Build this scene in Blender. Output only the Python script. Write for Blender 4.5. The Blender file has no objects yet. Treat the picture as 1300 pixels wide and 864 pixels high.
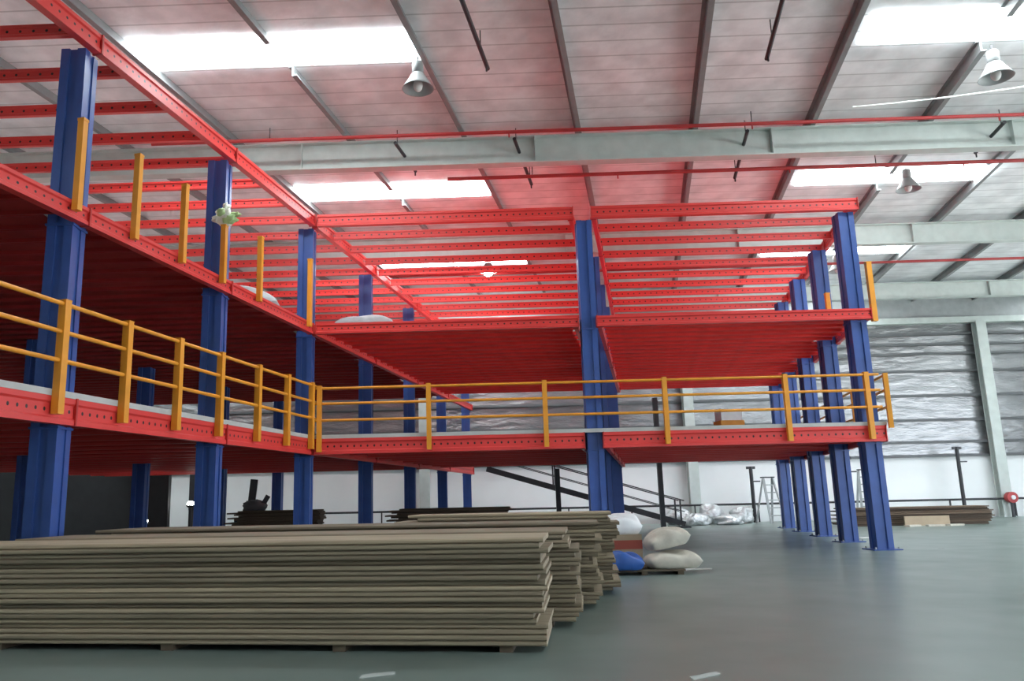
import bpy, math, random
from mathutils import Vector, Matrix
random.seed(11)
SC = bpy.context.scene
COL = SC.collection
PI = math.pi

# ------------------------------------------------------------------ plan of the hall
# The two wings of the mezzanine meet at about 101 degrees: the depth lines of the
# building (edge beams, purlins, column rows) run along DEPTH, the front lines along X.
FRONT = 19.35
SK = 0.2
DEPTH_ANG = math.atan2(1.0, SK)
EYE = 1.35


def P(a, b, z=0.0):
    """a metres across, b metres deep (along the building's depth lines), z up"""
    return Vector((a + SK * (b - FRONT), b, z))


XL, XM, XR = -4.24, 2.63, 9.12
Z1, Z2, Z3 = 2.48, 5.42, 8.2          # undersides of the three beam levels
WALL_B = 40.0


# ------------------------------------------------------------------ materials
def new_mat(name):
    m = bpy.data.materials.new(name)
    m.use_nodes = True
    nt = m.node_tree
    return m, nt, nt.nodes['Principled BSDF']


def paint(name, col, rough=0.45, var=0.12, scale=3.0, metal=0.0, bump=0.0, spec=0.5):
    m, nt, bs = new_mat(name)
    tc = nt.nodes.new('ShaderNodeTexCoord')
    nz = nt.nodes.new('ShaderNodeTexNoise')
    nz.inputs['Scale'].default_value = scale
    nz.inputs['Detail'].default_value = 4
    nt.links.new(tc.outputs['Object'], nz.inputs['Vector'])
    cr = nt.nodes.new('ShaderNodeValToRGB')
    cr.color_ramp.elements[0].position = 0.3
    cr.color_ramp.elements[1].position = 0.7
    cr.color_ramp.elements[0].color = tuple(c * (1 - var) for c in col) + (1,)
    cr.color_ramp.elements[1].color = tuple(min(1, c * (1 + var)) for c in col) + (1,)
    nt.links.new(nz.outputs['Fac'], cr.inputs['Fac'])
    nt.links.new(cr.outputs['Color'], bs.inputs['Base Color'])
    bs.inputs['Roughness'].default_value = rough
    bs.inputs['Metallic'].default_value = metal
    bs.inputs['Specular IOR Level'].default_value = spec
    if bump:
        bp = nt.nodes.new('ShaderNodeBump')
        bp.inputs['Strength'].default_value = bump
        bp.inputs['Distance'].default_value = 0.03
        nt.links.new(nz.outputs['Fac'], bp.inputs['Height'])
        nt.links.new(bp.outputs['Normal'], bs.inputs['Normal'])
    return m


def math_node(nt, op, a, b=None):
    n = nt.nodes.new('ShaderNodeMath')
    n.operation = op
    for i, v in enumerate((a, b)):
        if v is None:
            continue
        if isinstance(v, (int, float)):
            n.inputs[i].default_value = v
        else:
            nt.links.new(v, n.inputs[i])
    return n.outputs[0]


def punched(name, col, rough=0.4, pitch=0.16, radius=0.022, height=0.3):
    """painted steel with a row of punched holes along the middle of the web"""
    m, nt, bs = new_mat(name)
    tc = nt.nodes.new('ShaderNodeTexCoord')
    so = nt.nodes.new('ShaderNodeSeparateXYZ')
    sg = nt.nodes.new('ShaderNodeSeparateXYZ')
    nt.links.new(tc.outputs['Object'], so.inputs[0])
    nt.links.new(tc.outputs['Generated'], sg.inputs[0])
    x = math_node(nt, 'SUBTRACT', math_node(nt, 'PINGPONG', so.outputs[0], pitch / 2), 0.0)
    z = math_node(nt, 'MULTIPLY', math_node(nt, 'SUBTRACT', sg.outputs[2], 0.5), height)
    d = math_node(nt, 'SQRT', math_node(nt, 'ADD', math_node(nt, 'MULTIPLY', x, x), math_node(nt, 'MULTIPLY', z, z)))
    hole = math_node(nt, 'LESS_THAN', d, radius)
    nz = nt.nodes.new('ShaderNodeTexNoise')
    nz.inputs['Scale'].default_value = 2.0
    nt.links.new(tc.outputs['Object'], nz.inputs['Vector'])
    cr = nt.nodes.new('ShaderNodeValToRGB')
    cr.color_ramp.elements[0].color = tuple(c * 0.9 for c in col) + (1,)
    cr.color_ramp.elements[1].color = tuple(min(1, c * 1.1) for c in col) + (1,)
    nt.links.new(nz.outputs['Fac'], cr.inputs['Fac'])
    mx = nt.nodes.new('ShaderNodeMixRGB')
    nt.links.new(hole, mx.inputs['Fac'])
    nt.links.new(cr.outputs['Color'], mx.inputs['Color1'])
    mx.inputs['Color2'].default_value = (0.02, 0.006, 0.006, 1)
    nt.links.new(mx.outputs['Color'], bs.inputs['Base Color'])
    bs.inputs['Roughness'].default_value = rough
    return m


def emit(name, col, strength):
    m, nt, bs = new_mat(name)
    bs.inputs['Base Color'].default_value = (*col, 1)
    bs.inputs['Emission Color'].default_value = (*col, 1)
    bs.inputs['Emission Strength'].default_value = strength
    return m


def wood(name, col, rough=0.8):
    m, nt, bs = new_mat(name)
    tc = nt.nodes.new('ShaderNodeTexCoord')
    mp = nt.nodes.new('ShaderNodeMapping')
    mp.inputs['Scale'].default_value = (0.6, 6, 30)
    nt.links.new(tc.outputs['Object'], mp.inputs['Vector'])
    oi = nt.nodes.new('ShaderNodeObjectInfo')
    ad = nt.nodes.new('ShaderNodeVectorMath')
    nt.links.new(mp.outputs['Vector'], ad.inputs[0])
    nt.links.new(oi.outputs['Random'], ad.inputs[1])
    nz = nt.nodes.new('ShaderNodeTexNoise')
    nz.inputs['Scale'].default_value = 1.5
    nz.inputs['Detail'].default_value = 6
    nt.links.new(ad.outputs[0], nz.inputs['Vector'])
    cr = nt.nodes.new('ShaderNodeValToRGB')
    cr.color_ramp.elements[0].position = 0.25
    cr.color_ramp.elements[1].position = 0.75
    cr.color_ramp.elements[0].color = tuple(c * 0.7 for c in col) + (1,)
    cr.color_ramp.elements[1].color = tuple(min(1, c * 1.25) for c in col) + (1,)
    nt.links.new(nz.outputs['Fac'], cr.inputs['Fac'])
    hs = nt.nodes.new('ShaderNodeHueSaturation')
    nt.links.new(cr.outputs['Color'], hs.inputs['Color'])
    vv = math_node(nt, 'ADD', math_node(nt, 'MULTIPLY', oi.outputs['Random'], 0.7), 0.62)
    nt.links.new(vv, hs.inputs['Value'])
    nt.links.new(hs.outputs['Color'], bs.inputs['Base Color'])
    bs.inputs['Roughness'].default_value = rough
    return m


def floor_mat():
    m, nt, bs = new_mat('grey_green_epoxy')
    tc = nt.nodes.new('ShaderNodeTexCoord')
    nz = nt.nodes.new('ShaderNodeTexNoise')
    nz.inputs['Scale'].default_value = 0.35
    nz.inputs['Detail'].default_value = 6
    nt.links.new(tc.outputs['Object'], nz.inputs['Vector'])
    cr = nt.nodes.new('ShaderNodeValToRGB')
    cr.color_ramp.elements[0].position = 0.3
    cr.color_ramp.elements[1].position = 0.72
    cr.color_ramp.elements[0].color = (0.145, 0.19, 0.172, 1)
    cr.color_ramp.elements[1].color = (0.215, 0.265, 0.245, 1)
    nt.links.new(nz.outputs['Fac'], cr.inputs['Fac'])
    nt.links.new(cr.outputs['Color'], bs.inputs['Base Color'])
    n2 = nt.nodes.new('ShaderNodeTexNoise')
    n2.inputs['Scale'].default_value = 1.2
    nt.links.new(tc.outputs['Object'], n2.inputs['Vector'])
    r = nt.nodes.new('ShaderNodeMapRange')
    r.inputs['To Min'].default_value = 0.24
    r.inputs['To Max'].default_value = 0.4
    nt.links.new(n2.outputs['Fac'], r.inputs['Value'])
    nt.links.new(r.outputs['Result'], bs.inputs['Roughness'])
    bs.inputs['Specular IOR Level'].default_value = 0.5
    return m


def foil_mat(name, base, rough, metal, bump, wire=True, stretch=(1, 1, 1), scale=1.6):
    """reflective insulation foil, crinkled, with the thin support wires showing"""
    m, nt, bs = new_mat(name)
    tc = nt.nodes.new('ShaderNodeTexCoord')
    mp = nt.nodes.new('ShaderNodeMapping')
    mp.inputs['Scale'].default_value = stretch
    nt.links.new(tc.outputs['Object'], mp.inputs['Vector'])
    nz = nt.nodes.new('ShaderNodeTexNoise')
    nz.inputs['Scale'].default_value = scale
    nz.inputs['Detail'].default_value = 5
    nt.links.new(mp.outputs['Vector'], nz.inputs['Vector'])
    cr = nt.nodes.new('ShaderNodeValToRGB')
    cr.color_ramp.elements[0].position = 0.35
    cr.color_ramp.elements[1].position = 0.65
    cr.color_ramp.elements[0].color = tuple(c * 0.88 for c in base) + (1,)
    cr.color_ramp.elements[1].color = tuple(min(1, c * 1.1) for c in base) + (1,)
    nt.links.new(nz.outputs['Fac'], cr.inputs['Fac'])
    out = cr.outputs['Color']
    if wire:
        so = nt.nodes.new('ShaderNodeSeparateXYZ')
        nt.links.new(tc.outputs['Object'], so.inputs[0])
        y = math_node(nt, 'PINGPONG', so.outputs[1], 0.3)
        ln = math_node(nt, 'MULTIPLY', math_node(nt, 'LESS_THAN', y, 0.022), 0.35)
        mx = nt.nodes.new('ShaderNodeMixRGB')
        nt.links.new(ln, mx.inputs['Fac'])
        nt.links.new(out, mx.inputs['Color1'])
        mx.inputs['Color2'].default_value = (0.12, 0.12, 0.12, 1)
        out = mx.outputs['Color']
    nt.links.new(out, bs.inputs['Base Color'])
    bs.inputs['Roughness'].default_value = rough
    bs.inputs['Metallic'].default_value = metal
    bp = nt.nodes.new('ShaderNodeBump')
    bp.inputs['Strength'].default_value = bump
    bp.inputs['Distance'].default_value = 0.12
    nt.links.new(nz.outputs['Fac'], bp.inputs['Height'])
    nt.links.new(bp.outputs['Normal'], bs.inputs['Normal'])
    return m


RED = (0.74, 0.05, 0.045)
M = dict(
    red=punched('red_painted_steel_punched', RED),
    joist=punched('red_joist_steel', RED, pitch=0.2, radius=0.022, height=0.2),
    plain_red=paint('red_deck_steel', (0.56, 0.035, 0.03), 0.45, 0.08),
    plank=paint('shaded_red_deck_steel', (0.4, 0.035, 0.035), 0.5, 0.1, spec=0.3),  # same deck steel, darkened for the shaded left wing and less red bounce
    litplank=paint('lit_red_deck_steel', (0.85, 0.06, 0.055), 0.5, 0.08, spec=0.3),  # same deck steel, brightened to put light into the bay undersides
    blue=paint('blue_painted_steel', (0.04, 0.095, 0.33), 0.4, 0.1),
    yellow=paint('yellow_orange_paint', (0.82, 0.33, 0.025), 0.42, 0.08),
    deck=paint('grey_deck_board', (0.52, 0.52, 0.50), 0.7, 0.1),
    steel=paint('galvanised_grey', (0.36, 0.38, 0.38), 0.5, 0.1),
    rafter=paint('grey_green_steel', (0.55, 0.60, 0.57), 0.55, 0.07),
    purlin=paint('dark_galvanised', (0.24, 0.25, 0.25), 0.5, 0.1),
    girt=paint('dark_girt_steel', (0.1, 0.105, 0.11), 0.5, 0.1),
    yard=paint('pale_concrete', (0.55, 0.54, 0.51), 0.9, 0.06, 0.5),
    white=paint('white_plaster', (0.92, 0.93, 0.93), 0.8, 0.03, 0.6),
    ceil=foil_mat('ceiling_foil', (0.84, 0.85, 0.86), 0.5, 0.05, 0.25, True),
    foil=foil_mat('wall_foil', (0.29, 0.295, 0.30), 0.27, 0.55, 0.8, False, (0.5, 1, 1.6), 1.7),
    dark=paint('dark_steel', (0.03, 0.03, 0.035), 0.5),
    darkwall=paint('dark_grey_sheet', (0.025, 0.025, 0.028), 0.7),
    floor=floor_mat(),
    sky=emit('daylit_translucent_sheet', (0.88, 0.97, 1.0), 10.0),
    lamp=emit('lit_lamp', (1.0, 0.98, 0.95), 30.0),
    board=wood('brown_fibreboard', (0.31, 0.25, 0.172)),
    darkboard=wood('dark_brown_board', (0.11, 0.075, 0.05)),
    timber=paint('rough_timber', (0.12, 0.09, 0.06), 0.9),
    card=paint('cardboard', (0.46, 0.36, 0.25), 0.85, 0.08),
    redband=paint('faded_red_print', (0.5, 0.12, 0.09), 0.8),
    whitebag=paint('white_plastic', (0.8, 0.81, 0.82), 0.45, 0.05, 6, bump=0.3),
    sack=paint('beige_woven_sack', (0.58, 0.54, 0.46), 0.8, 0.1, 8, bump=0.3),
    scrap=paint('greyed_paper', (0.45, 0.47, 0.45), 0.8, 0.1),
    bluebag=paint('blue_plastic', (0.03, 0.11, 0.40), 0.4, 0.15, 6, bump=0.3),
    green=paint('pale_green_cloth', (0.45, 0.62, 0.28), 0.7, 0.15),
    cream=paint('cream_cloth', (0.82, 0.83, 0.72), 0.7, 0.08),
    greysheet=paint('grey_plastic_sheet', (0.38, 0.42, 0.43), 0.45, 0.2, 5, bump=0.3),
    redpipe=paint('red_pipe_paint', (0.42, 0.035, 0.035), 0.45),
    paper=paint('white_paper', (0.8, 0.8, 0.78), 0.8, 0.04),
    silver=foil_mat('crumpled_silver', (0.7, 0.71, 0.72), 0.3, 0.6, 0.9, False, (1, 1, 1), 5),
    alu=paint('aluminium', (0.45, 0.46, 0.46), 0.4, 0.05, metal=0.3),
    orange=paint('orange_print', (0.75, 0.33, 0.06), 0.7),
)


# ------------------------------------------------------------------ geometry helpers
class MB:
    def __init__(s):
        s.v, s.f, s.sm = [], [], []

    def add(s, vs, fs, smooth=False):
        n = len(s.v)
        s.v += [tuple(v) for v in vs]
        s.f += [tuple(i + n for i in f) for f in fs]
        s.sm += [smooth] * len(fs)
        return s

    def box(s, x0, x1, y0, y1, z0, z1):
        return s.add([(x0, y0, z0), (x1, y0, z0), (x1, y1, z0), (x0, y1, z0), (x0, y0, z1), (x1, y0, z1), (x1, y1, z1), (x0, y1, z1)],
                     [(3, 2, 1, 0), (4, 5, 6, 7), (0, 1, 5, 4), (1, 2, 6, 5), (2, 3, 7, 6), (3, 0, 4, 7)])

    def prism_x(s, poly, x0, x1):
        """polygon in (y, z), counter-clockwise seen from +x, swept along x"""
        n = len(poly)
        vs = [(x0, y, z) for y, z in poly] + [(x1, y, z) for y, z in poly]
        fs = [tuple(reversed(range(n))), tuple(range(n, 2 * n))]
        fs += [(i, (i + 1) % n, n + (i + 1) % n, n + i) for i in range(n)]
        return s.add(vs, fs)

    def prism_z(s, poly, z0, z1):
        n = len(poly)
        vs = [(x, y, z0) for x, y in poly] + [(x, y, z1) for x, y in poly]
        fs = [tuple(reversed(range(n))), tuple(range(n, 2 * n))]
        fs += [(i, (i + 1) % n, n + (i + 1) % n, n + i) for i in range(n)]
        return s.add(vs, fs)

    def tube(s, p0, p1, r, r1=None, n=12):
        p0, p1 = Vector(p0), Vector(p1)
        r1 = r if r1 is None else r1
        d = (p1 - p0).normalized()
        u = d.orthogonal().normalized()
        w = d.cross(u)
        vs = []
        for p, q in ((p0, r), (p1, r1)):
            for k in range(n):
                t = 2 * PI * k / n
                vs.append(p + u * math.cos(t) * q + w * math.sin(t) * q)
        fs = [(k, (k + 1) % n, n + (k + 1) % n, n + k) for k in range(n)]
        s.add(vs, fs, True)
        s.add(vs[:n], [tuple(reversed(range(n)))])
        s.add(vs[n:], [tuple(range(n))])
        return s

    def bar(s, p0, p1, w, h):
        """square bar between two points"""
        p0, p1 = Vector(p0), Vector(p1)
        d = (p1 - p0).normalized()
        side = d.cross(Vector((0, 0, 1)))
        if side.length < 1e-4:
            side = Vector((1, 0, 0))
        side.normalize()
        up = side.cross(d).normalized()
        vs = [p + side * (i * w / 2) + up * (j * h / 2) for p in (p0, p1) for i, j in ((-1, -1), (1, -1), (1, 1), (-1, 1))]
        return s.add(vs, [(3, 2, 1, 0), (4, 5, 6, 7), (0, 1, 5, 4), (1, 2, 6, 5), (2, 3, 7, 6), (3, 0, 4, 7)])

    def lathe(s, prof, n=20, c=(0, 0, 0)):
        vs = []
        for r, z in prof:
            for k in range(n):
                t = 2 * PI * k / n
                vs.append((c[0] + r * math.cos(t), c[1] + r * math.sin(t), c[2] + z))
        fs = []
        for i in range(len(prof) - 1):
            for k in range(n):
                fs.append((i * n + k, i * n + (k + 1) % n, (i + 1) * n + (k + 1) % n, (i + 1) * n + k))
        return s.add(vs, fs, True)

    def blob(s, c, rx, ry, rz, seed=0, rough=0.2, n=20, m=12, flat=None, power=1.0):
        """closed lumpy body; flat = fraction of rz below the centre kept (rests on the ground)"""
        rnd = random.Random(seed)
        ph = [(rnd.uniform(0, 6.28), rnd.randint(1, 5), rnd.randint(1, 4), rnd.uniform(.4, 1)) for _ in range(7)]
        vs = []

        def sg(t):
            return math.copysign(abs(t) ** power, t)
        for i in range(m + 1):
            th = PI * i / m
            for k in range(n):
                f = 2 * PI * k / n
                q = 1 + rough * sum(a * math.sin(kk * f + p + ll * th * 1.7) for p, kk, ll, a in ph) / 3 * math.sin(th)
                x, y, z = sg(math.sin(th)) * sg(math.cos(f)) * q, sg(math.sin(th)) * sg(math.sin(f)) * q, sg(math.cos(th)) * q
                if flat is not None:
                    z = max(z, -flat)
                vs.append((c[0] + rx * x, c[1] + ry * y, c[2] + rz * z))
        fs = []
        for i in range(m):
            for k in range(n):
                fs.append((i * n + k, (i + 1) * n + k, (i + 1) * n + (k + 1) % n, i * n + (k + 1) % n))
        return s.add(vs, fs, True)

    def pillow(s, w, l, t, seed=0, crinkle=.15, n=26, base=.45, c=(0, 0, 0), tilt=0.0):
        """closed filled-bag shape with pinched corners, lying flat, resting at z = c.z"""
        rnd = random.Random(seed)
        ph = [(rnd.uniform(2, 7), rnd.uniform(2, 7), rnd.uniform(0, 6.3), rnd.uniform(.4, 1)) for _ in range(8)]

        def pt(i, j, top):
            u, v = 2 * i / n - 1, 2 * j / n - 1
            e = max(0, 1 - abs(u) ** 3.2) ** .55 * max(0, 1 - abs(v) ** 3.2) ** .55
            q = sum(a * math.sin(f * u + g * v + p) for f, g, p, a in ph) / 4
            r = 1 + crinkle * .5 * math.sin(3 * u + 5 * v + seed)
            x = w * u * (1 - .1 * (1 - abs(u)) * v * v) * (1 - .06 * v * v)
            y = l * v * (1 - .06 * u * u) * (1 + .04 * q)
            z = t * e * (1 - base) * r + t * crinkle * q * e + t * base if top else t * base * (1 - min(1, 1.6 * e))
            return (c[0] + x, c[1] + y, c[2] + max(0, z) + tilt * (u + 1))
        vs, idx = [], {}
        for top in (True, False):
            for i in range(n + 1):
                for j in range(n + 1):
                    edge = i in (0, n) or j in (0, n)
                    if not top and edge:
                        idx[(top, i, j)] = idx[(True, i, j)]
                        continue
                    idx[(top, i, j)] = len(vs)
                    vs.append(pt(i, j, top))
        fs = []
        for i in range(n):
            for j in range(n):
                fs.append((idx[(True, i, j)], idx[(True, i + 1, j)], idx[(True, i + 1, j + 1)], idx[(True, i, j + 1)]))
                fs.append((idx[(False, i, j)], idx[(False, i, j + 1)], idx[(False, i + 1, j + 1)], idx[(False, i + 1, j)]))
        return s.add(vs, fs, True)

    def mesh(s, name, mat):
        me = bpy.data.meshes.new(name)
        me.from_pydata(s.v, [], s.f)
        me.polygons.foreach_set('use_smooth', s.sm)
        me.materials.append(mat)
        me.update()
        return me

    def build(s, name, mat, parent=None, loc=None, rot=0.0):
        return place(name, s.mesh(name, mat), parent, loc, rot)


def place(name, me, parent=None, loc=None, rot=0.0):
    o = bpy.data.objects.new(name, me)
    COL.objects.link(o)
    if loc is not None:
        o.location = loc
    o.rotation_euler = (0, 0, rot)
    if parent is not None:
        o.parent = parent
    return o


def empty(name, loc=(0, 0, 0), rot=0.0):
    return place(name, None, None, loc, rot)


def tag(o, label, cat, group=None):
    o['label'] = label
    o['category'] = cat
    if group:
        o['group'] = group
    return o


def struct(o, label=None):
    o['kind'] = 'structure'
    if label:
        o['label'] = label
    return o


def copy_tree(o, parent=None):
    c = o.copy()
    COL.objects.link(c)
    if parent is not None:
        c.parent = parent
    for ch in list(o.children):
        copy_tree(ch, c)
    return c


ONES = ['', 'first', 'second', 'third', 'fourth', 'fifth', 'sixth', 'seventh', 'eighth', 'ninth', 'tenth', 'eleventh', 'twelfth',
        'thirteenth', 'fourteenth', 'fifteenth', 'sixteenth', 'seventeenth', 'eighteenth', 'nineteenth']
TENS = {2: ('twentieth', 'twenty'), 3: ('thirtieth', 'thirty'), 4: ('fortieth', 'forty'), 5: ('fiftieth', 'fifty')}


def nth(k):
    if k < 20:
        return ONES[k]
    t, u = divmod(k, 10)
    return TENS[t][0] if u == 0 else TENS[t][1] + '-' + ONES[u]


# ------------------------------------------------------------------ the hall: floor, walls, roof
ROOF = 10.87
BEHIND = -14.0
AW, AE = -34.0, 28.0


def quad_slab(name, mat, a0, a1, b0, b1, z0, z1, label=None):
    poly = [P(a0, b0), P(a1, b0), P(a1, b1), P(a0, b1)]
    o = MB().prism_z([(p.x, p.y) for p in poly], z0, z1).build(name, mat)
    return struct(o, label)


quad_slab('floor', M['floor'], AW, AE, BEHIND, WALL_B + .3, -0.2, 0.0, 'glossy grey green warehouse floor')
# ceiling foil
ce = quad_slab('ceiling', M['ceil'], AW, AE, BEHIND, WALL_B + .3, ROOF, ROOF + .15, 'silver foil lined flat warehouse roof')
WHITE_TOP = 2.95
quad_slab('wall_back', M['white'], AW, AE, WALL_B, WALL_B + .3, 0, WHITE_TOP, 'white plastered lower part of the far wall')
quad_slab('trim_eaves', M['rafter'], AW, AE, WALL_B - .35, WALL_B - .002, 9.45, 9.75, 'grey eaves beam along the top of the far wall')
quad_slab('trim_eaves_panel', M['steel'], AW, AE, WALL_B - .1, WALL_B - .002, 9.75, ROOF, 'plain grey panel above the eaves beam')
quad_slab('wall_back_upper', M['foil'], AW, AE, WALL_B, WALL_B + .25, WHITE_TOP, ROOF, 'silver foil lined upper part of the far wall')
quad_slab('wall_left', M['white'], AW - .3, AW, BEHIND, WALL_B + .3, 0, ROOF)
quad_slab('wall_front', M['white'], AW, AE, BEHIND - .3, BEHIND, 0, ROOF)
# right wall with an assumed wide opening, unseen, added to bring in daylight
OPEN0, OPEN1, OPENH = -9.0, 31.0, 6.5
quad_slab('wall_right', M['white'], AE, AE + .3, BEHIND, OPEN0, 0, ROOF)
quad_slab('wall_right_end', M['white'], AE, AE + .3, OPEN1, WALL_B + .3, 0, ROOF)
quad_slab('wall_right_upper', M['white'], AE, AE + .3, OPEN0, OPEN1, OPENH, ROOF)
quad_slab('bounce_yard', M['yard'], AE + .3, AE + 45, -30, 70, -.2, -.02, 'pale concrete yard added outside the unseen side opening')  # unseen ground, added to bounce sunlight up to the ceiling
# girts across the foil wall
for i, z in enumerate((2.95, 3.61, 4.68, 5.88, 7.09, 7.96, 8.44, 8.95)):
    p0, p1 = P(AW, WALL_B - .055, z), P(AE, WALL_B - .055, z)
    g = MB().prism_x([(-.14, -.07), (.05, -.07), (.05, .06), (-.03, .06), (-.03, .02), (-.14, .02)], p0.x, p1.x)
    struct(g.build('trim_%d' % (i + 1), M['girt'], None, (0, p0.y, z)))
# steel wall columns standing against the far wall
for a in (-21.5, -7.0, 5.6 + .4, 20.6):
    m = MB()
    m.box(-.24, .24, -.06, .0, 0, 9.44).box(-.24, .24, -.42, -.36, 0, 9.44).box(-.03, .03, -.36, -.06, 0, 9.44)
    m.box(-.3, .3, -.46, .02, 0, .04)
    struct(m.build('wall_column', M['rafter'], None, P(a, WALL_B - .2)), 'pale grey steel building column against the far wall')
# roof rafters (I sections across the hall)
for b in (-6.0, 2.6, 11.2, 19.6, 27.6, 36.0):
    p0, p1 = P(AW, b), P(AE, b)
    m = MB().box(p0.x, p1.x, -.16, .16, 0, .03).box(p0.x, p1.x, -.16, .16, .71, .74).box(p0.x, p1.x, -.014, .014, .03, .71)
    for k in range(12):
        x = P(AW + 5 + 6.1 * k, b).x
        m.box(x - .01, x + .01, -.15, .15, .03, .71)
    struct(m.build('roof_rafter', M['rafter'], None, (0, b, 9.86)), 'grey steel roof rafter spanning across the hall')
# purlins along the depth, cut at the skylights to stand in for glare hiding them
SKY_B = [-0.5, 15.5, 23.6, 31.3, 38.0]
SKY_A = [-18.9, -3.45, 12.0, 27.4]
SKY_W = 0.55


def z_bar(length):
    return MB().prism_x([(-.1, 0), (.02, 0), (.02, .22), (.1, .22), (.1, .25), (-.02, .25), (-.02, .03), (-.1, .03)], 0, length)


apl = [-6.35 + 3.0 * k for k in range(-9, 15)]
for a in apl:
    cuts = any(abs(a - s) < 1.2 for s in SKY_A)
    edges = [BEHIND]
    if cuts:
        for sb in SKY_B:
            edges += [sb - SKY_W - .08, sb + SKY_W + .08]
    edges.append(WALL_B - .1)
    for i in range(0, len(edges), 2):
        L = (edges[i + 1] - edges[i]) * math.sqrt(1 + SK * SK)
        struct(z_bar(L).build('roof_purlin', M['purlin'], None, P(a, edges[i], ROOF - .252), DEPTH_ANG), 'dark galvanised roof purlin running away from the viewer')
# skylights: long translucent sheets set into the foil
n = 0
for j, sb in enumerate(SKY_B):
    for i, sa in enumerate(SKY_A):
        n += 1
        m = MB().prism_z([tuple(P(x, y).xy) for x, y in ((sa - 2.95, sb - SKY_W), (sa + 2.95, sb - SKY_W), (sa + 2.95, sb + SKY_W), (sa - 2.95, sb + SKY_W))], ROOF - .05, ROOF - .005)
        w = struct(m.build('window_%d' % n, M['sky']), 'bright daylit skylight strip in the roof')

# ------------------------------------------------------------------ mezzanine steelwork
CW = .19


def make_column(top, collars=True):
    r = empty('steel_column')
    g = .06
    post = MB().prism_z([(-CW, -CW), (-g, -CW), (-g, -CW + .035), (g, -CW + .035), (g, -CW), (CW, -CW), (CW, -g), (CW - .02, -g), (CW - .02, g), (CW, g),
                         (CW, CW), (-CW, CW), (-CW, g), (-CW + .02, g), (-CW + .02, -g), (-CW, -g)], .025, top)
    post.build('post', M['blue'], r)
    b = MB().box(-.33, .33, -.3, .3, 0, .025)
    bp = b.build('base_plate', M['blue'], r)
    k = MB()
    for sx in (-.26, .26):
        for sy in (-.24, .24):
            k.tube((sx, sy, .02), (sx, sy, .07), .022, n=6)
    k.build('anchor_bolts', M['steel'], bp)
    for z in (Z1, Z2) if collars else ():
        MB().box(-.21, .21, -.21, .21, z - .05, z - .02).build('bearing_collar', M['blue'], r)
    return r


COLP = make_column(Z3 - .01)
INNER = None
used = set()


def column(a, b, label, proto=COLP, group='blue mezzanine columns'):
    o = proto if proto.name not in used else copy_tree(proto)
    used.add(o.name)
    o.location = P(a, b)
    tag(o, label, 'column', group)
    return o


CA = XL - .15
for b, w in ((11.07, 'nearest and tallest looking blue steel column at the left of the picture'),
             (15.22, 'second blue steel column from the left along the left wing railing'),
             (FRONT + .15, 'blue steel column in the inner corner where the two railings meet'),
             (23.85, 'first blue column behind the inner corner column'),
             (28.35, 'second blue column behind the inner corner column'),
             (32.85, 'third blue column behind the inner corner column'),
             (37.35, 'fourth and farthest blue column behind the inner corner column')):
    column(CA, b, w)
for k in range(5):
    column(XM + .02, FRONT + .15 + 3.18 * k, ('front blue steel column between the two front bays', 'second blue column in the row behind the middle front column',
           'third blue column in the row behind the middle front column', 'fourth blue column in the row behind the middle front column',
           'rearmost blue column in the row behind the middle front column')[k])
for k in range(5):
    column(XR + .05, FRONT + .15 + 3.18 * k, ('blue steel column at the front right corner of the mezzanine', 'second blue column from the front along the right side',
           'third blue column from the front along the right side', 'fourth blue column from the front along the right side',
           'rearmost blue column along the right side')[k])
INNER = make_column(Z2 + .07, False)
for k, b in enumerate((19.4, 23.85, 28.35, 32.85)):
    column(-11.1, b, 'dark blue column deep inside the left wing, %s from the front' % nth(k + 1), INNER)


def beam_mesh(name, L, t, h, mat):
    pr = [(-t / 2, 0), (t / 2, 0), (t / 2, .2 * h), (.3 * t, .27 * h), (.3 * t, .73 * h), (t / 2, .8 * h), (t / 2, h),
          (-t / 2, h), (-t / 2, .8 * h), (-.3 * t, .73 * h), (-.3 * t, .27 * h), (-t / 2, .2 * h)]
    return MB().prism_x(pr, 0, L).mesh(name, mat)


_bm = {}


def beam(p0, p1, t, h, label, group, name='steel_beam', mat='red', plates=True):
    """p0, p1: bottom centre ends"""
    d = p1 - p0
    L = round(d.length, 3)
    key = (L, t, h, mat)
    if key not in _bm:
        _bm[key] = beam_mesh('beam_section', L, t, h, M[mat])
    o = place(name, _bm[key], None, p0, math.atan2(d.y, d.x))
    tag(o, label, 'beam', group)
    if plates:
        kp = ('plate', t, h)
        if kp not in _bm:
            _bm[kp] = MB().box(0, .02, -t / 2 - .02, t / 2 + .02, -.01, h + .01).mesh('end_plate', M['plain_red'])
        place('end_plate', _bm[kp], o, (-.012, 0, 0))
        place('end_plate', _bm[kp], o, (L - .008, 0, 0))
    return o


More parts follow.
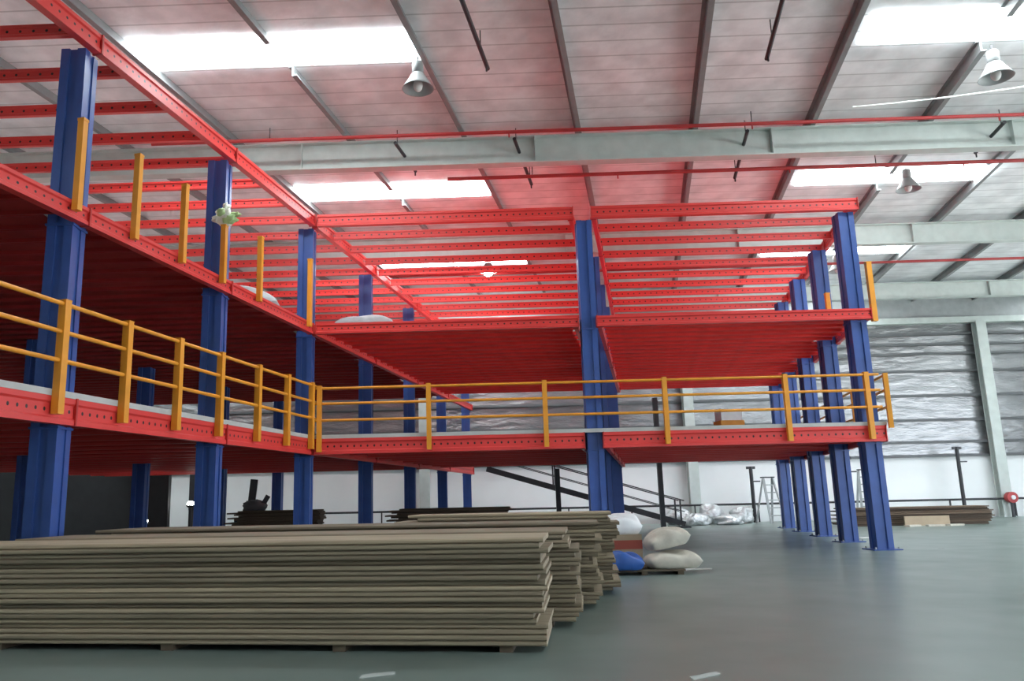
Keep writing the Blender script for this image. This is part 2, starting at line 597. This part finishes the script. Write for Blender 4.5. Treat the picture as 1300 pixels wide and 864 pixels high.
LV = (('lower', Z1, .37), ('middle', Z2, .26), ('top', Z3, .3))
EA = XL + .12
BF = FRONT - .12
for nm, z, h in LV:
    # left wing edge, outward face towards the open floor
    for i, (b0, b1) in enumerate(((6.9, 11.07), (11.09, 15.2), (15.22, BF - .08))):
        beam(P(EA, b0, z), P(EA, b1, z), .13, h, 'red punched edge beam of the left wing, %s level, %s' % (nm, ('span leaving the picture at left', 'span between first and second columns', 'span ending at the inner corner')[i]), 'left wing edge beams')
    for i, (b0, b1) in enumerate(((BF + .1, 23.8), (23.82, 28.3), (28.32, 32.8), (32.82, 37.3))):
        beam(P(EA, b0, z), P(EA, b1, z), .13, h, 'red %s level beam behind the inner corner column, %s span going back' % (nm, nth(i + 1)), 'inner line beams')
    beam(P(EA + .1, BF, z), P(XM - .21, BF, z), .14, h, 'red punched front beam of the left front bay, %s level' % nm, 'front beams')
    beam(P(XM + .25, BF, z), P(XR + .36, BF, z), .14, h, 'red punched front beam of the right front bay, %s level' % nm, 'front beams')
    for i in range(4):
        b0, b1 = BF + .1 + 3.18 * i, BF + .08 + 3.18 * (i + 1)
        beam(P(XM - .27, b0, z), P(XM - .27, b1, z), .1, h, 'red %s level depth beam left of the middle columns, %s span going back' % (nm, nth(i + 1)), 'middle line beams')
        beam(P(XM + .31, b0, z), P(XM + .31, b1, z), .1, h, 'red %s level depth beam right of the middle columns, %s span going back' % (nm, nth(i + 1)), 'middle line beams')
        beam(P(XR + .31, b0, z), P(XR + .31, b1, z), .1, h, 'red %s level beam along the right side, %s span going back' % (nm, nth(i + 1)), 'right side beams')
BACK = BF + .1 + 3.18 * 4

# open joists of the top level
k = 0
b = 8.25
while b < 37:
    k += 1
    beam(P(-18, b, Z3 + .04), P(EA - .08, b, Z3 + .04), .08, .2, 'red open top level joist, left wing, %s from the viewer' % nth(k), 'left wing top joists', 'steel_joist', 'joist', False)
    b += 1.2
for i in range(10):
    b = FRONT + 1.05 + 1.2 * i
    beam(P(EA + .08, b, Z3 + .04), P(XM - .34, b, Z3 + .04), .08, .2, 'red open top level joist, left front bay, %s from the front' % nth(i + 1), 'left bay top joists', 'steel_joist', 'joist', False)
    beam(P(XM + .37, b, Z3 + .04), P(XR + .24, b, Z3 + .04), .08, .2, 'red open top level joist, right front bay, %s from the front' % nth(i + 1), 'right bay top joists', 'steel_joist', 'joist', False)


# middle level: deck planks with down-turned lips and a row of holes
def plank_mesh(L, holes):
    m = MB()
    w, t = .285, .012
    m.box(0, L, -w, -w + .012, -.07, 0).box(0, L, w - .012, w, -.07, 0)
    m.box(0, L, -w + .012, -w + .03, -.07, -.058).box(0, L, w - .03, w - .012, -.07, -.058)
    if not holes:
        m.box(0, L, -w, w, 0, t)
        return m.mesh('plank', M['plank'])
    # perforated kind
    hw = .04
    m.box(0, L, -w, -hw, 0, t).box(0, L, hw, w, 0, t)
    x = 0
    while x < L - .2:
        m.box(x, x + .16, -hw, hw, 0, t)
        x += .24
    m.box(x, L, -hw, hw, 0, t)
    return m.mesh('plank', M['litplank'])


def planks(a0, a1, b0, b1, z, holes, what, group, cols=()):
    L = a1 - a0
    me = plank_mesh(L, holes)
    short = plank_mesh(L - .45, holes)
    b, k = b0 + .3, 0
    while b < b1:
        k += 1
        o = place('deck_plank', short if any(abs(b - c) < .52 for c in cols) else me, None, P(a0, b, z), 0)
        tag(o, 'red deck plank of the middle floor, %s, %s from the front' % (what, nth(k)), 'deck plank', group)
        b += .6


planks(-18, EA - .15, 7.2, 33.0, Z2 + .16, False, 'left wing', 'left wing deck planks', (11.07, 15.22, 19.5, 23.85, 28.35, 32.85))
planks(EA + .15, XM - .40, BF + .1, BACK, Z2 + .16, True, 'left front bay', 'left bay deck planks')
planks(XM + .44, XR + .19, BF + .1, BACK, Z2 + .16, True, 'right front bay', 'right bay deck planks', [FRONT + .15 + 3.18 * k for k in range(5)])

# lower level: joists under grey boards
LCOL = (11.07, 15.22, 19.4, 23.85, 28.35, 32.85)
BCOL = [FRONT + .15 + 3.18 * k for k in range(5)]


def clear(b, cols):
    for c in cols:
        if abs(b - c) < .36:
            return c + (.36 if b >= c else -.36)
    return b


k = 0
b = 7.65
while b < 33.2:
    k += 1
    q = clear(b, LCOL)
    beam(P(-18, q, Z1 + .1), P(EA - .08, q, Z1 + .1), .09, .26, 'dark red lower floor joist, left wing, %s from the viewer' % nth(k), 'left wing lower joists', 'steel_joist', 'joist', False)
    b += 1.2
for i in range(10):
    b = clear(FRONT + 1.05 + 1.2 * i, BCOL)
    beam(P(EA + .08, b, Z1 + .1), P(XM - .34, b, Z1 + .1), .09, .26, 'dark red lower floor joist, left front bay, %s from the front' % nth(i + 1), 'left bay lower joists', 'steel_joist', 'joist', False)
    beam(P(XM + .37, b, Z1 + .1), P(XR + .24, b, Z1 + .1), .09, .26, 'dark red lower floor joist, right front bay, %s from the front' % nth(i + 1), 'right bay lower joists', 'steel_joist', 'joist', False)


def deck(a0, a1, b0, b1, holes, label, zb=None, th=.088):
    """grey floor boards, cut out around the columns"""
    zb = Z1 + .372 if zb is None else zb
    o = None
    m = MB()
    eps = .012
    bs = sorted({b0, b1, *[v for _, b in holes for v in (b - .24, b + .24) if b0 < v < b1]})
    for u, v in zip(bs, bs[1:]):
        mid = (u + v) / 2
        row = sorted(a for a, b in holes if abs(b - mid) < .24)
        xs = [a0]
        for a in row:
            xs += [a - .25, a + .25]
        xs.append(a1)
        for i in range(0, len(xs), 2):
            lo, hi = max(xs[i], a0), min(xs[i + 1], a1)
            if hi - lo > .01:
                m.prism_z([tuple(P(x, y).xy) for x, y in ((lo, u), (hi, u), (hi, v), (lo, v))], zb, zb + th)
    o = m.build('floor_deck', M['deck'])
    tag(o, label, 'floor deck')
    return o


ch = [(CA, b) for b in (11.07, 15.22, FRONT + .15, 23.85, 28.35, 32.85)] + [(-11.1, b) for b in (19.4, 23.85, 28.35, 32.85)]
mh = [(XM + .02, FRONT + .15 + 3.18 * k) for k in range(5)]
rh = [(XR + .05, FRONT + .15 + 3.18 * k) for k in range(5)]
deck(-18, XL + .19, 7.0, 33.3, ch, 'grey board floor of the lower level, left wing')
deck(-18, CA - .3, 7.0, 33.2, [], 'grey sheet added over the left wing middle floor for neutral bounce', Z2 + .174, .03)  # unseen top sheet, added to keep red bounce off the ceiling
deck(XL + .2, XM, BF - .07, BACK, mh, 'grey board floor of the lower level, left front bay')
deck(XM + .001, XR + .42, BF - .07, BACK, mh + rh, 'grey board floor of the lower level, right front bay')


# ------------------------------------------------------------------ yellow railings
def post_mb(z0, z1, s=.055):
    return MB().box(-s, s, -s, s, z0, z1).box(-s - .004, s + .004, -s - .004, s + .004, z1, z1 + .012)


def railing(pts, z0, ztop, heights, label, ends=(0, 0), s=.055, name='guard_rail', rot=0.0):
    """posts at pts (world xy), straight rails past them"""
    o = empty(name, (pts[0].x, pts[0].y, z0))
    base = Vector((pts[0].x, pts[0].y, z0))
    me = post_mb(0, ztop - z0, s).mesh('post', M['yellow'])
    for p in pts:
        place('post', me, o, Vector((p.x, p.y, z0)) - base, rot)
    d = (pts[-1] - pts[0])
    d.z = 0
    d.normalize()
    for h in heights:
        p0 = Vector((pts[0].x, pts[0].y, h)) - d * ends[0] - base
        p1 = Vector((pts[-1].x, pts[-1].y, h)) + d * ends[1] - base
        MB().tube(p0, p1, .032).build('rail', M['yellow'], o)
    tag(o, label, 'railing')
    return o


RA = EA + .13
railing([P(RA, b) for b in (9.25, 10.62, 12.0, 13.4, 14.78, 16.27, 17.64, 18.95)], Z1 + .12, 4.17, (4.12, 3.73, 3.33),
        'yellow three-rail guard railing along the left wing lower floor', (1.5, .25), .058, rot=DEPTH_ANG)
railing([P(a, BF - .14) for a in (-3.86, -1.23, 1.55, 4.4, 7.25, 9.15)], Z1 + .05, 4.1, (4.05, 3.68, 3.28),
        'long yellow guard railing across the front of the lower floor', (.1, .3))
railing([P(XR + .48, b) for b in (19.07, 20.6, 22.2, 23.8, 25.4, 27, 28.6, 30.2, 31.6)], Z1 + .3, 4.06, (4.03, 3.68, 3.28),
        'yellow guard railing running back along the right side', (0, 0), .05, rot=DEPTH_ANG)


def guard_post(a, b, z0, z1, label, s=.055, rot=0.0):
    o = empty('guard_post', P(a, b, z0), rot)
    MB().box(-s, s, -s, s, 0, z1 - z0).build('upright', M['yellow'], o)
    MB().box(-s - .006, s + .006, -s - .006, s + .006, z1 - z0 - .03, z1 - z0 + .01).build('cap', M['yellow'], o)
    return tag(o, label, 'post', 'bare yellow guard posts on the middle floor')


for i, (b, zt) in enumerate(((10.7, 6.92), (12.02, 6.95), (13.35, 6.97), (14.72, 6.68), (16.2, 6.93), (18.75, 7.2))):
    guard_post(RA, b, Z2 + .1, zt, ('bare yellow post beside the tallest left column', 'bare yellow post just right of the tallest left column',
               'bare yellow post halfway between the first two left columns', 'yellow post with a white and green bunch tied on top',
               'thin bare yellow post right of the second left column', 'bare yellow post beside the inner corner column')[i], .05, DEPTH_ANG)
guard_post(XR + .46, FRONT - .1, Z2 - .05, 6.85, 'tall bare yellow post at the right end of the middle floor', .06)
guard_post(XR - .12, 21.3, Z2 + .19, 6.6, 'bare yellow post just left of the front right column, middle floor')
guard_post(XR + .43, 28.6, Z2 + .1, 6.9, 'farthest bare yellow post on the right edge of the middle floor')

# bunch tied to a post
o = empty('tied_bunch', P(RA, 14.72, 6.70))
MB().blob((0, 0, .15), .17, .15, .17, 3, .5).blob((-.17, 0, .12), .1, .09, .06, 4, .4).blob((.02, 0, .34), .07, .07, .1, 6, .4).build('cloth', M['cream'], o)
MB().blob((.1, -.04, .1), .14, .1, .1, 7, .6).blob((.2, 0, .2), .1, .05, .05, 8, .4).blob((-.05, -.1, .2), .08, .06, .1, 9, .5).build('green_cloth', M['green'], o)
tag(o, 'white and pale green bunch tied on top of a yellow post', 'bunch')

# things lying on the floors of the mezzanine
o = MB().pillow(.95, .6, .5, 8, .4).build('plastic_sheet', M['greysheet'], None, P(-5.3, 17.9, Z2 + .21), .2)
tag(o, 'crumpled grey plastic sheet left of the inner corner column', 'plastic sheet')
o = MB().pillow(.8, .5, .4, 9, .3).build('plastic_sheet', M['greysheet'], None, P(-3.1, 20.1, Z2 + .18))
tag(o, 'low grey plastic sheet right of the inner corner column, middle floor', 'plastic sheet')
for i in range(3):
    o = MB().box(-1.1, 1.1, -.3, .3, 0, .045).build('flat_board', M['darkboard'], None, P(-.9 + .12 * i, 21.2 + .1 * i, Z1 + .462 + .046 * i), .05 * i)
    tag(o, 'thin brown board lying on the lower floor behind the railing, %s of three' % ('bottom', 'middle', 'top')[i], 'board', 'boards on the lower floor')
o = empty('carton', P(6.1, 21.5, Z1 + .461), .1)
MB().box(-.32, .32, -.25, .25, 0, .3).build('lower_part', M['orange'], o)
MB().box(-.28, .28, -.22, .22, .3, .62).build('upper_part', M['whitebag'], o)
tag(o, 'white and orange carton standing on the lower floor, right bay', 'carton')

# ------------------------------------------------------------------ stacks of boards on the floor
def board_stack(x, y, rot, length, width, count, th, z0, what, group, mat='board', jit=.05, bevel=.012, skipx=()):
    me = []
    for q in range(3):
        m = MB()
        w = width / 2
        pr = [(-w + bevel, 0), (w - bevel, 0), (w, bevel), (w, th - .004 - bevel), (w - bevel, th - .004), (-w + bevel, th - .004), (-w, th - .004 - bevel), (-w, bevel)]
        m.prism_x(pr, -length - .2 * q, 0)
        me.append(m.mesh('board', M[mat]))
    r = Matrix.Rotation(rot, 2)
    rnd = random.Random(int(x * 100) + count)
    off = 0
    for k in range(count):
        if k % 4 == 0:
            off = rnd.uniform(-jit, jit)
        lx = off + rnd.uniform(-jit, jit) * .6 - (abs(math.sin(k * .9 + x)) ** 2) * jit * 1.1
        ly = rnd.uniform(-.02, .02) + width / 2 + (.035 if k % 4 == 3 else 0)
        v = r @ Vector((lx, ly))
        o = place('board', me[k % 3], None, (x + v.x, y + v.y, z0 + k * th), rot + rnd.uniform(-.003, .003))
        n_top = count - k
        pos = 'topmost' if n_top == 1 else ('lowest' if k == 0 else nth(n_top) + ' from the top')
        tag(o, '%s board of the %s' % (pos, what), 'board', group)


ROT = math.radians(-7.0)
STK = ((.50, 7.50, 6.2, 1.1, 20, .047, .06, 'nearest brown stack, facing the viewer', 'boards of the nearest stack'),
       (.98, 8.92, 6.4, 1.15, 20, .047, .06, 'brown stack directly behind the nearest one', 'boards of the second stack'),
       (1.40, 10.3, 6.4, 1.15, 21, .047, .06, 'third brown stack from the viewer', 'boards of the third stack'),
       (1.86, 11.7, 2.75, 1.0, 23, .047, .06, 'short brown stack at the back', 'boards of the back stack'))
for i, (x, y, L, W, c, th, z0, what, grp) in enumerate(STK):
    board_stack(x, y, ROT, L, W, c, th, z0, what, grp, jit=.05 if i == 0 else .07)
    r = Matrix.Rotation(ROT, 2)
    for j, lx in enumerate((.35, 1.9, 3.6, 5.4)):
        if lx > L:
            continue
        v = r @ Vector((-lx, W / 2))
        o = MB().box(-.06, .06, -W / 2 + .03, W / 2 - .03, 0, .058).build('timber_bearer', M['timber'], None, (x + v.x, y + v.y, 0), ROT)
        tag(o, 'dark timber bearer under the %s, %s from its right end' % (what.split(',')[0].replace('brown stack directly behind the nearest one', 'second brown stack'), nth(j + 1)), 'bearer', 'timber bearers under the stacks')

# far stack of dark boards by the wall, right
q = P(17.0, 32.3)
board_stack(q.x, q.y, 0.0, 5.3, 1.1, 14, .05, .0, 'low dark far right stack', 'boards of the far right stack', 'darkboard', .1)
o = MB().box(-.85, .85, -.03, .03, 0, .36).build('pale_board', M['card'], None, P(14.35, 31.9), 0.02)
tag(o, 'pale board panel leaning in front of the far right stack', 'panel')
for i, (x, b) in enumerate(((14.4, 31.2), (15.2, 31.4), (13.6, 31.3))):
    o = MB().box(-.3, .3, -.12, .12, 0, .06).build('timber_offcut', M['sack'], None, P(x, b), .2 * i)
    tag(o, 'pale timber offcut on the floor before the far right stack, %s' % ('middle one', 'right one', 'left one')[i], 'offcut')
# dark stacks far left under the mezzanine
q = P(-6.7, 26.2)
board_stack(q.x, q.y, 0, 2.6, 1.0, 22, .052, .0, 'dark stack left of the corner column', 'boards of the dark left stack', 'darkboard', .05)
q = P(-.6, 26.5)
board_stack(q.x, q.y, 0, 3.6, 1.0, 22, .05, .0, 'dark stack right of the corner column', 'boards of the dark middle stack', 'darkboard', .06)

# ------------------------------------------------------------------ boxes and sacks near the middle columns
o = empty('pallet', P(3.62, 15.05), -.04)
for y in (-.45, -.15, .15, .45):
    MB().box(-.7, .7, -.11 + y, .11 + y, .06, .09).build('slat', M['timber'], o)
for x in (-.62, 0, .62):
    MB().box(-.05 + x, .05 + x, -.55, .55, 0, .06).build('runner', M['timber'], o)
tag(o, 'thin dark pallet on the floor under the sacks', 'pallet')
o = MB().pillow(.4, .26, .26, 4, .3).build('plastic_bag', M['bluebag'], None, P(3.3, 14.6, .092))
tag(o, 'blue plastic bag on the pallet under the carton', 'bag')
o = empty('carton', P(3.26, 15.5, .092), .08)
MB().box(-.36, .36, -.26, .26, 0, .56).build('box', M['card'], o)
MB().box(-.362, .362, -.262, .262, .3, .46).build('printed_band', M['redband'], o)
tag(o, 'cardboard carton with a faded red band beside the middle columns', 'carton')
o = MB().pillow(.36, .27, .34, 12, .35).build('plastic_bag', M['whitebag'], None, P(3.3, 15.5, .652), .2)
tag(o, 'white plastic bag lying on top of the red banded carton', 'bag')
o = MB().pillow(.48, .36, .28, 21, .16).build('woven_sack', M['sack'], None, P(4.2, 14.82, .092), .05)
tag(o, 'beige woven sack, lower one on the pallet', 'sack')
o = MB().pillow(.38, .3, .3, 25, .22, tilt=.07).build('woven_sack', M['sack'], None, P(4.12, 14.9, .375), .12)
tag(o, 'beige woven sack propped on the lower sack', 'sack')

# scraps of paper on the floor
for i, (a, b, w, l, lab) in enumerate(((10.24, 24.5, .35, .2, 'white paper scrap on the floor behind the front right column'),
                                       (4.66, 15.46, .3, .12, 'white paper scrap on the floor right of the sacks'),
                                       (1.64, 6.72, .16, .05, 'white scrap on the floor below the nearest stack'),
                                       (4.2, 6.5, .17, .04, 'white scrap on the floor at the bottom right'))):
    m = MB()
    m.prism_z([(-w, -l), (w * .8, -l * .9), (w, l), (-w * .7, l * 1.1)], 0, .006)
    tag(m.build('paper_scrap', M['scrap' if i else 'paper'], None, P(a, b, .0), .2 * i), lab, 'paper')

# ------------------------------------------------------------------ stair at the back
SB = 34.4
s0, s1 = Vector((-2.9, 0, 2.62)), Vector((5.3, 0, .16))
o = empty('staircase', P(0, SB, 0))
for y in (0, .95):
    MB().bar((s0.x, y, s0.z), (s1.x, y, s1.z), .06, .2).build('stringer', M['dark'], o)
for k in range(13):
    t = (k + .5) / 13
    p = s0.lerp(s1, t)
    MB().box(p.x - .15, p.x + .15, .04, .91, p.z - .02, p.z + .02).build('tread', M['dark'], o)
for y in (0, .95):
    hr = MB().bar((s0.x, y, s0.z + .95), (s1.x, y, s1.z + .95), .045, .045).build('handrail', M['dark'], o)
    MB().bar((s0.x, y, s0.z + .5), (s1.x, y, s1.z + .5), .035, .035).build('knee_rail', M['dark'], hr)
    for t in (.02, .35, .65, .98):
        p = s0.lerp(s1, t)
        MB().box(p.x - .03, p.x + .03, y - .03, y + .03, p.z, p.z + .95).build('baluster', M['dark'], o)
MB().box(s1.x - .5, s1.x + .2, -.1, 1.05, 0, .06).build('foot_plate', M['dark'], o)
tag(o, 'dark steel staircase going down to the right behind the middle columns', 'staircase')
# slim posts at the back edge of the lower floor
for i, (a, zt) in enumerate(((.3, Z1), (4.35, 5.2))):
    o = empty('slim_post', P(a, BACK + .35))
    MB().box(-.09, .09, -.09, .09, .02, zt).build('post', M['dark'], o)
    MB().box(-.2, .2, -.2, .2, 0, .02).build('base_plate', M['dark'], o)
    tag(o, ('slim dark post standing under the back edge of the left front bay', 'slim dark post at the back of the right front bay, beside the stair foot')[i], 'post')

# ------------------------------------------------------------------ along the far wall
WB = WALL_B - .25
o = empty('wall_pipe', P(0, WB - .35, .85))
p0, p1 = P(-12, WB - .35), P(27, WB - .35)
MB().tube((p0.x - P(0, WB - .35).x, 0, 0), (p1.x - P(0, WB - .35).x, 0, 0), .05).build('pipe', M['dark'], o)
for k in range(13):
    x = -12 + 3 * k
    MB().box(x - .03, x + .03, -.03, .03, -.85, 0).build('stand', M['dark'], o)
tag(o, 'long dark pipe running knee-high along the far wall', 'pipe')
for a, zt, lab in ((18.5, 3.3, 'tall dark pipe post against the white wall at right'), (8.75, 2.6, 'dark post beside the stepladder at the far wall'),
                   (13.3, 2.95, 'dark post with small arm near the far wall, behind the right columns')):
    o = empty('pipe_post', P(a, WB - .75))
    MB().tube((0, 0, 0), (0, 0, zt), .085).build('pipe', M['dark'], o)
    MB().box(-.2, .2, -.05, .05, zt - .12, zt).build('head_plate', M['dark'], o)
    MB().tube((0, 0, zt - .7), (.4, 0, zt - .7), .03).build('arm', M['dark'], o)
    tag(o, lab, 'post')
# fire hose reel
o = empty('hose_reel', P(20.75, WB - .62, .35))
MB().tube((0, .14, .55), (0, -.14, .55), .25, n=24).build('reel', M['redpipe'], o)
MB().tube((0, .2, .55), (0, -.2, .55), .1, n=16).build('hub', M['whitebag'], o)
MB().box(-.05, .05, -.05, .05, -.35, .5).build('stand', M['dark'], o)
tag(o, 'small red hose reel low on the far wall at the right edge', 'hose reel')


def stepladder(a, b, h, w, label, rot=0.0):
    o = empty('stepladder', P(a, b), rot)
    for s in (-1, 1):
        MB().bar((s * w, -.5, 0), (s * w * .6, 0, h), .1, .06).build('front_leg', M['steel'], o)
        MB().bar((s * w * 1.05, .5, 0), (s * w * .6, .03, h - .05), .08, .05).build('rear_leg', M['steel'], o)
    k = int(h / .3)
    for i in range(1, k):
        t = i / k
        MB().box(-w * (1 - .4 * t), w * (1 - .4 * t), -.5 * (1 - t) - .05, -.5 * (1 - t) + .05, h * t - .025, h * t + .025).build('step', M['steel'], o)
    MB().box(-w * .7, w * .7, -.12, .15, h - .02, h + .03).build('top_step', M['dark'], o)
    return tag(o, label, 'stepladder')


stepladder(9.35, 37.9, 2.05, .42, 'grey stepladder by the far wall, right of the dark post', .35)
stepladder(13.75, 37.9, 2.3, .38, 'grey stepladder seen behind the second right column', -.2)
for i, (a, b, rx, rz, sd) in enumerate(((5.2, 38.3, .6, .5, 31), (6.7, 38.3, .62, .6, 32), (8.1, 38.3, .5, .5, 33), (5.9, 36.9, .6, .35, 34), (7.4, 36.9, .6, .3, 35))):
    o = MB().blob((0, 0, rz * .5), rx, .45, rz, sd, .4, 24, 14, flat=.5).build('foil_bundle', M['silver'], None, P(a, b))
    tag(o, 'crumpled silver foil bundle at the far wall, %s' % ('left back one', 'tall middle one', 'right back one', 'left front one', 'right front one')[i], 'foil bundle')

# under the left wing, far back
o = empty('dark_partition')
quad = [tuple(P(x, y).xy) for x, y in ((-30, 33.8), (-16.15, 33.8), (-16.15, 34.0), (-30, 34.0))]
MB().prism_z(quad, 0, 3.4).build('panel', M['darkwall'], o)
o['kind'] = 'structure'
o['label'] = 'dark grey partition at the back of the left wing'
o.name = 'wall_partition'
o = empty('bent_duct', P(-16.3, 36.6))
m = MB().bar((-.4, 0, 3.0), (-.4, 0, 1.2), .22, .22).bar((-.51, 0, 1.25), (.35, 0, 1.25), .2, .2)
m.build('duct', M['dark'], o)
MB().box(-.5, -.3, -.1, .1, 0, 1.2).build('stand', M['dark'], o)
tag(o, 'dark bent duct in front of the white wall, left of the second column', 'duct')


def work_light(p, label):
    o = empty('work_light', p)
    MB().lathe([(.02, -.05), (.15, -.02), (.2, .06), (.2, .08), (.0, .08)], 16, (0, 0, 0)).build('housing', M['dark'], o)
    MB().blob((0, -.05, .12), .15, .12, .12, 1, 0).build('lens', M['lamp'], o)
    MB().box(-.03, .03, -.03, .03, -p.z, -.03).build('stand', M['dark'], o)
    return tag(o, label, 'work light')


work_light(P(-14.5, 29.6, .72), 'small lit work light low under the left wing, above the boards')
work_light(P(-15.5, 34.4, 1.3), 'small lit work light in front of the white wall beside the second column')
o = empty('lifting_machine', P(-13.0, 34.9), .2)
MB().box(-.8, .8, -.5, .5, .25, .8).build('chassis', M['dark'], o)
for x in (-.55, .55):
    for y in (-.52, .52):
        MB().tube((x, y - .06, .25), (x, y + .06, .25), .25, n=20).build('wheel', M['dark'], o)
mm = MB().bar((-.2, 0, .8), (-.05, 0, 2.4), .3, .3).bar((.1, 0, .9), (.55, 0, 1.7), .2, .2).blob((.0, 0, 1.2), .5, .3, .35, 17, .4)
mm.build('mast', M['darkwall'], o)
tag(o, 'dark machine with a raised mast against the white wall under the left wing', 'machine')


# ------------------------------------------------------------------ services under the roof
def pipe(p0, p1, r, mat, label, name, heads=()):
    o = empty(name, p0)
    MB().tube((0, 0, 0), p1 - p0, r).build('pipe', M[mat], o)
    for h in (.1, .5, .9):
        q = p0.lerp(p1, h) - p0
        MB().tube(q, (q.x, q.y, ROOF - .24 - p0.z), .012, n=6).build('hanger_rod', M['dark'], o)
    for h in heads:
        q = p0.lerp(p1, h) - p0
        MB().tube(q, q + Vector((0, 0, -.14)), .02).build('sprinkler_head', M[mat], o)
    return tag(o, label, 'pipe')


pipe(P(-1.0, 20.5, 9.9), P(22, 20.5, 9.9), .05, 'redpipe', 'red sprinkler main under the nearest visible rafter', 'sprinkler_pipe', (.2, .4, .6, .8))
pipe(P(-8, 18.6, 10.3), P(22, 18.6, 10.3), .045, 'redpipe', 'red sprinkler line just before the nearest visible rafter', 'sprinkler_pipe', (.3, .5, .7))
pipe(P(-6, 29.6, 9.8), P(24, 29.6, 9.8), .05, 'redpipe', 'red sprinkler line under the second rafter', 'sprinkler_pipe')
for a, w in ((1.1, 'left of centre'), (6.9, 'right of centre')):
    pipe(P(a, 8, 10.2), P(a, 15.4, 10.2), .045, 'dark', 'dark branch pipe ending in mid-span before the rafter, %s' % w, 'branch_pipe', (.98,))
    pipe(P(a, 18.78, 10.2), P(a, 21.8, 10.2), .045, 'dark', 'short dark branch pipe crossing above the nearest rafter, %s' % w, 'branch_pipe', (.98,))
for a, w in ((-1.9, 'left'), (13.2, 'right'),):
    pipe(P(a, 18.78, 10.2), P(a, 20.6, 10.2), .045, 'dark', 'short dark branch pipe at the nearest rafter, towards the %s' % w, 'branch_pipe', (.98,))
o = MB()
p0 = P(9.2, 17.6, 10.15)
pts = [p0.lerp(P(16, 16.0, 10.25), t / 8) + Vector((0, 0, -.5 * (t / 8) * (1 - t / 8))) for t in range(9)]
for u, v in zip(pts, pts[1:]):
    o.tube(u - p0, v - p0, .02, n=6)
tag(o.build('cable', M['paper'], None, p0), 'thin pale cable slung under the roof at the upper right', 'cable')


def highbay(a, b, z, label, lit):
    o = empty('high_bay_lamp', P(a, b, z))
    MB().lathe([(.13, .34), (.16, .3), (.2, .22), (.3, .06), (.34, 0), (.33, 0), (.28, .06), (.18, .2), (.0, .24)], 24).build('reflector', M['steel'], o)
    MB().lathe([(.0, .62), (.1, .62), (.12, .58), (.12, .36), (.0, .33)], 20).build('ballast_housing', M['steel'], o)
    MB().tube((0, 0, .6), (0, 0, ROOF - .26 - z), .02).build('hanger', M['dark'], o)
    k_ = 1.9 if lit else 1.0
    MB().blob((0, 0, .08), .1 * k_, .1 * k_, .14 * k_, 1, 0).build('bulb', M['lamp'] if lit else M['paper'], o)
    return tag(o, label, 'lamp')


highbay(-.4, 15.5, 9.85, 'unlit high bay lamp at the right end of the near left skylight', False)
highbay(11.75, 15.9, 9.85, 'unlit high bay lamp below the near right skylight', False)
highbay(11.95, 22.4, 9.9, 'unlit high bay lamp seen against the second right skylight', False)
highbay(11.7, 30.4, 9.7, 'unlit high bay lamp near the second rafter, right of the mezzanine', False)
highbay(-1.6, 29.2, 9.75, 'lit high bay lamp seen between the red joists of the left front bay', True)

# ------------------------------------------------------------------ camera and light
cam = bpy.data.cameras.new('camera')
co = bpy.data.objects.new('camera', cam)
COL.objects.link(co)
f, yaw, pitch, roll = 1017.0, -0.027, 0.196, 0.022
r = Vector((math.cos(yaw), -math.sin(yaw), 0))
h = Vector((math.sin(yaw), math.cos(yaw), 0))
zz = Vector((0, 0, 1))
F = math.cos(pitch) * h + math.sin(pitch) * zz
U = -math.sin(pitch) * h + math.cos(pitch) * zz
Rr = math.cos(roll) * r - math.sin(roll) * U
Uu = math.sin(roll) * r + math.cos(roll) * U
mw = Matrix((Rr, Uu, -F)).transposed().to_4x4()
mw.translation = (0, 0, EYE)
co.matrix_world = mw
cam.sensor_width = 36
cam.lens = f / 1300 * 36
cam.shift_x = (650 - 583) / 1300
cam.clip_end = 200
SC.camera = co

w = bpy.data.worlds.new('world')
SC.world = w
w.use_nodes = True
w.node_tree.nodes['Background'].inputs[0].default_value = (0.74, 0.83, 0.95, 1)
w.node_tree.nodes['Background'].inputs[1].default_value = 3.0
sun = bpy.data.lights.new('sun', 'SUN')
sun.energy = 10.0
sun.angle = 0.01
so = bpy.data.objects.new('sun', sun)
COL.objects.link(so)
so.rotation_euler = (0.15, math.radians(22), 0)

SC.view_settings.view_transform = 'Standard'
SC.view_settings.look = 'None'
SC.view_settings.gamma = 1
SC.view_settings.exposure = 1.1
